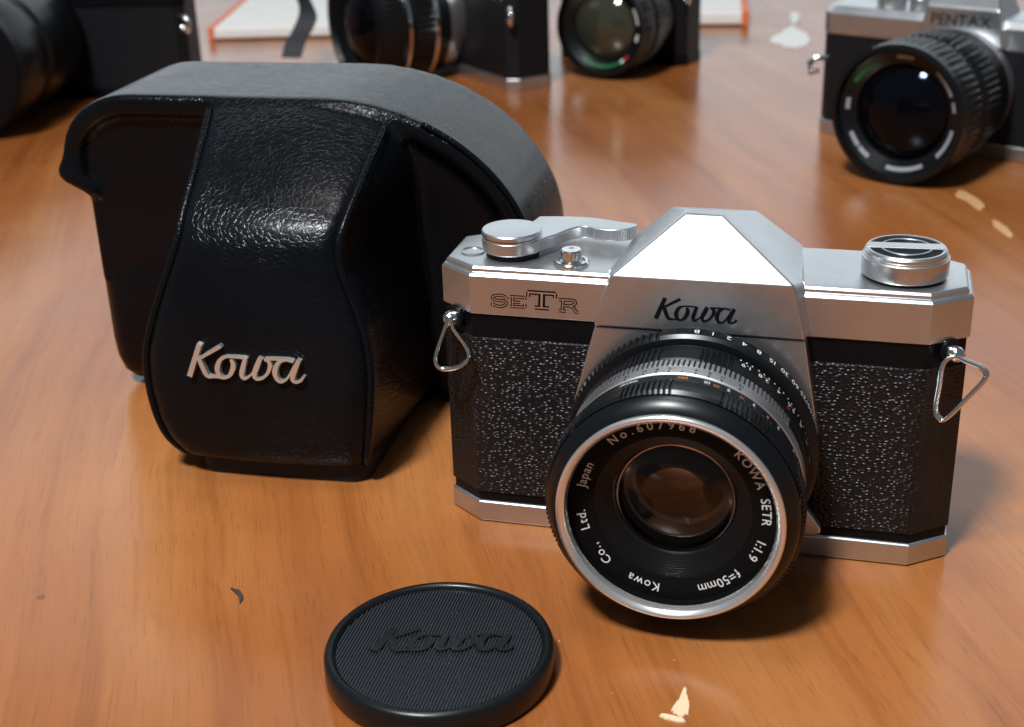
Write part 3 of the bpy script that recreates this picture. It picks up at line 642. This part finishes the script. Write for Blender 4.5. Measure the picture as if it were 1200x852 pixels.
# ------------------------------------------------------------------ cameras in the background
def background_slr(name, label, loc, rz, chrome=True, lens_r=.032, lens_len=.055, lens_z=.040, name_text=None, cov=.023, rings=(), half_l=.069, half_r=.069, glass='dark_glass', accent=None, prism=True, h=.085, capped=False):
    T = thing(name, label, 'camera', loc, rz)
    topm = 'satin_chrome' if chrome else 'black_paint'
    def oc(i): return [(-half_l+.006+i, i), (half_r-.006-i, i), (half_r-i, .007), (half_r-i, .030), (half_r-.006, .036-i), (-half_l+.006, .036-i), (-half_l+i, .030), (-half_l+i, .007)]
    MB().prism(oc(0), 0, .008).build('bottom_plate', topm, T, smooth=20, bevel=.0008)
    MB().prism(oc(.0008), .0079, h-cov).build('body_shell', 'rubber', T, smooth=20, bevel=.0006)
    mb = MB(); mb.loft([[(x, y, z) for x, y in oc(i)] for i, z in ((.0005, h-cov-.0002), (0, h-cov+.001), (0, h-.004), (.003, h)) ]); mb.build('top_cover', topm, T, smooth=20, bevel=.0006)
    if prism:
        v = [(-.024, -.004, h-cov+.001), (.024, -.004, h-cov+.001), (-.0205, -.004, h+.0055), (.0205, -.004, h+.0055), (-.015, .006, h+.014), (.015, .006, h+.014), (-.014, .030, h+.010), (.014, .030, h+.010), (-.024, .036, h-cov+.001), (.024, .036, h-cov+.001)]
        f = [(0, 1, 3, 2), (2, 3, 5, 4), (4, 5, 7, 6), (6, 7, 9, 8), (0, 2, 4, 6, 8), (1, 9, 7, 5, 3), (0, 8, 9, 1)]
        pr = mk('prism_housing', v, f, topm, T, smooth=12, bevel=.0015, bseg=3)
        if name_text:
            mb = MB(); text(mb, name_text, .0085, lambda u, vv: (u, -.00415, vv+h-.0008), .9); mb.build('lettering', 'ink' if chrome else 'plain_white', pr, smooth=0)
    # dials
    for x, r, hh in ((-.050, .0085, .007), (.050, .0095, .008), (-.033, .006, .006)):
        mb = MB(); mb.lathe_z([(r, h-.0005), (r, h+hh-.001), (r-.001, h+hh), (.0005, h+hh)], x, .018, 40, mod=lambda k, a: -.0003*((a*40/(2*PI)) % 1 < .5) if k in (0, 1) else 0); mb.build('dial', topm, T, smooth=30)
    # lugs
    for sg in (-1, 1):
        xx = half_r if sg > 0 else half_l
        P = [(sg*(xx-.003), .004, h-.030), (sg*(xx+.001), .000, h-.030), (sg*(xx+.004), -.001, h-.033), (sg*(xx+.003), -.001, h-.039), (sg*(xx-.001), 0, h-.037)]
        mb = MB(); mb.tube(P, .0018, 10); mb.build('strap_lug', 'bright_chrome', T, smooth=80)
    # lens
    mb = MB(); mb.lathe_y([(lens_r*.86, .001), (lens_r*.9, -.004), (lens_r*.9, -.012)], 0, lens_z, 64); ln = mb.build('lens_barrel', topm, T)
    segs = 5; prof = [(lens_r*.88, -.011)]
    Ln = lens_len
    def kn(k, a): return -.0008*((a*60/(2*PI)) % 1 < .5) if k in (3, 4, 7, 8) else 0
    prof = [(lens_r*.86, -.0115), (lens_r*.93, -.013), (lens_r*.93, -Ln*.36), (lens_r, -Ln*.38), (lens_r, -Ln*.58), (lens_r*.95, -Ln*.60), (lens_r*.95, -Ln*.70), (lens_r*1.02, -Ln*.72), (lens_r*1.02, -Ln*.90), (lens_r, -Ln*.92), (lens_r, -Ln), (lens_r*.93, -Ln-.0006), (lens_r*.90, -Ln+.003), (lens_r*.70, -Ln+.0065), (lens_r*.68, -Ln+.010)]
    MB().lathe_y(prof, 0, lens_z, 240, mod=None if capped else kn).build('focus_ring', 'lens_black', ln, smooth=35)
    for q, wd in rings:
        MB().lathe_y([(lens_r*.9, -Ln*q+wd), (lens_r*1.03, -Ln*q+wd*.8), (lens_r*1.03, -Ln*q-wd*.8), (lens_r*.9, -Ln*q-wd)], 0, lens_z, 96).build('silver_ring', 'bright_chrome', ln)
    R = lens_r*1.1; r = lens_r*.69; n = 12; sag = R-math.sqrt(R*R-r*r)
    MB().lathe_y([(max(r*i/n, 1e-5), -Ln+.0085+(R-math.sqrt(R*R-(r*i/n)**2)-sag)) for i in range(n+1)], 0, lens_z, 64).build('front_element', glass, ln, smooth=60) if not capped else MB().lathe_y([(lens_r*1.03, -Ln+.006), (lens_r*1.03, -Ln-.003), (lens_r*1.0, -Ln-.0045), (lens_r*.85, -Ln-.005), (1e-5, -Ln-.0045)], 0, lens_z, 96).build('front_cap', 'black_paint', ln, smooth=40)
    # dashes of lettering round the name ring
    def arc(mb, d0, d1, r0, r1, y0, y1):
        st = [math.radians(d0+(d1-d0)*i/10) for i in range(11)]
        mb.loft([[(r0*math.sin(a), y0, lens_z+r0*math.cos(a)), (r1*math.sin(a), y1, lens_z+r1*math.cos(a))] for a in st], cap=False, closed=False)
    if accent:
        ra, rb = lens_r*.78, lens_r*.835; slope = .0035/(lens_r*.20)
        yy = lambda rr: -Ln+.003+(lens_r*.90-rr)*slope-.0003
        for nm, mt, arcs in accent:
            mb = MB()
            for d0, d1 in arcs: arc(mb, d0, d1, ra, rb, yy(ra), yy(rb))
            mb.build(nm, mt, ln, smooth=0)
    return T
background_slr('slr_camera', 'chrome topped SLR camera with a large black zoom lens and lettered prism', (.0850, .440, 0), math.radians(-25), True, .0355, .076, .0362, 'PENTAX', half_l=.085, half_r=.07, h=.0735, cov=.0155,
    accent=[('green_marking', 'green_paint', [(-62, -30)]), ('lettering', 'dim_white', [(-8, 10), (38, 66), (72, 82), (100, 132), (150, 190), (212, 226), (228, 244), (268, 280)])])
background_slr('slr_camera', 'camera with two silver lens rings, seen from its side behind the leather case', (-.266, .622, 0), math.radians(-44), True, .042, .070, .040, None, half_r=.096, rings=((.66, .0012), (.36, .0016)))
background_slr('slr_camera', 'black SLR camera with a green and red marking inside its lens rim', (-.128, .660, 0), math.radians(-16), False, .0335, .062, .036, None, glass='olive_glass', half_r=.036,
    accent=[('green_marking', 'green_paint', [(150, 215)]), ('red_marking', 'red_paint', [(133, 141)]), ('lettering', 'plain_white', [(143, 149), (98, 108), (60, 84)])])
background_slr('slr_camera', 'all black camera with a big dark lens, lying left of the white papers', (-.518, .494, 0), math.radians(8), False, .043, .110, .044, None, half_r=.108, capped=True)

# ------------------------------------------------------------------ papers, strap, flecks
def paper_stack(name, label, cat, P, w_, d_, h_, rz, band_side):
    T = thing(name, label, cat, (P[0], P[1], 0), rz)
    mb = MB(); mb.box(-w_/2, w_/2, 0, d_, 0.001, h_); mb.build('carton', 'paper', T, smooth=0, bevel=.002)
    mb = MB()
    if band_side > 0: mb.box(w_/2-.005, w_/2+.0012, -.0012, d_+.0012, 0, h_+.0012)
    else: mb.box(-w_/2-.0012, -w_/2+.004, -.0012, d_+.0012, 0, h_+.0012)
    mb.build('coloured_edge', 'orange_card', T, smooth=0, bevel=.001)
paper_stack('carton', 'low white carton with a red edge beyond the green marked lens', 'carton', pix_z(815, 31), .085, .20, .011, .12, 1)
paper_stack('carton', 'low white carton with an orange edge behind the hanging strap', 'carton', pix_z(320, 46), .105, .24, .010, .25, -1)
def build_strap():
    P = [(341, 68), (346, 50), (354, 36), (360, 20), (358, 6), (351, -8), (342, -30)]
    Q = []
    for i, (a, b) in enumerate(P):
        d = ray(a, b); t = 1.00; p = CAMPOS+d*t; Q.append(p)
    Q = [(p[0], p[1], max(p[2], .001)) for p in Q]
    S = catmull(Q, 5); rings = []
    for i, p in enumerate(S):
        tw = .45*math.sin(i*.22); sx, sy = math.cos(tw)*.0075, math.sin(tw)*.0075
        rings.append([(p[0]-sx, p[1]-sy, p[2]), (p[0]+sx, p[1]+sy, p[2]), (p[0]+sx, p[1]+sy+.0012, p[2]+.0004), (p[0]-sx, p[1]-sy+.0012, p[2]+.0004)])
    o = MB().loft(rings).build('neck_strap', 'strap_fabric', None, smooth=40)
    o['label'] = 'narrow dark camera neck strap hanging in front of the white carton'; o['category'] = 'strap'
build_strap()
def fleck(px, label, mat='cream_fleck', h=.0004):
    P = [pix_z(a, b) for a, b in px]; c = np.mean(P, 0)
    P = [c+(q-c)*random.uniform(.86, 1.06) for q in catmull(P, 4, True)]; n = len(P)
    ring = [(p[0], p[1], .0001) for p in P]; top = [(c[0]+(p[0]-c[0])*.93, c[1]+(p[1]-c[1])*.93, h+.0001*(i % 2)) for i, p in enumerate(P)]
    o = MB().loft([ring, top]).build('table_fleck', mat, None, smooth=0); o['label'] = label; o['category'] = 'fleck'
fleck([(803, 803), (806, 815), (809, 826), (808, 836), (800, 841), (789, 836), (786, 831), (795, 820)], 'pointed cream fleck on the wood in front of the camera')  # thin cream-coloured patch laid on the table top
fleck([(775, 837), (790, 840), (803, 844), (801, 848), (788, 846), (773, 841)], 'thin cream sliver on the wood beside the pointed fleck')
fleck([(901, 47), (912, 41), (921, 34), (930, 31), (941, 38), (951, 46), (946, 55), (930, 57), (914, 53)], 'white fleck on the table left of the chrome camera', 'plain_white', .0012)  # low white patch on the wood, sharing the lettering white
fleck([(270, 690), (278, 691), (285, 697), (285, 704), (281, 709), (280, 701), (275, 695)], 'small dark curved chip on the wood left of the lens cap', 'husk')
fleck([(1122, 222), (1134, 226), (1150, 236), (1156, 243), (1146, 246), (1132, 236), (1119, 229)], 'tan scuff fleck on the wood below the chrome camera', 'tan_paint')
fleck([(1165, 258), (1176, 264), (1188, 276), (1182, 278), (1170, 270), (1163, 263)], 'short tan streak on the wood beside the tan scuff', 'tan_paint')
fleck([(926, 16), (935, 16), (938, 22), (933, 28), (926, 25)], 'tiny white dot on the table beyond the white fleck', 'plain_white', .0012)
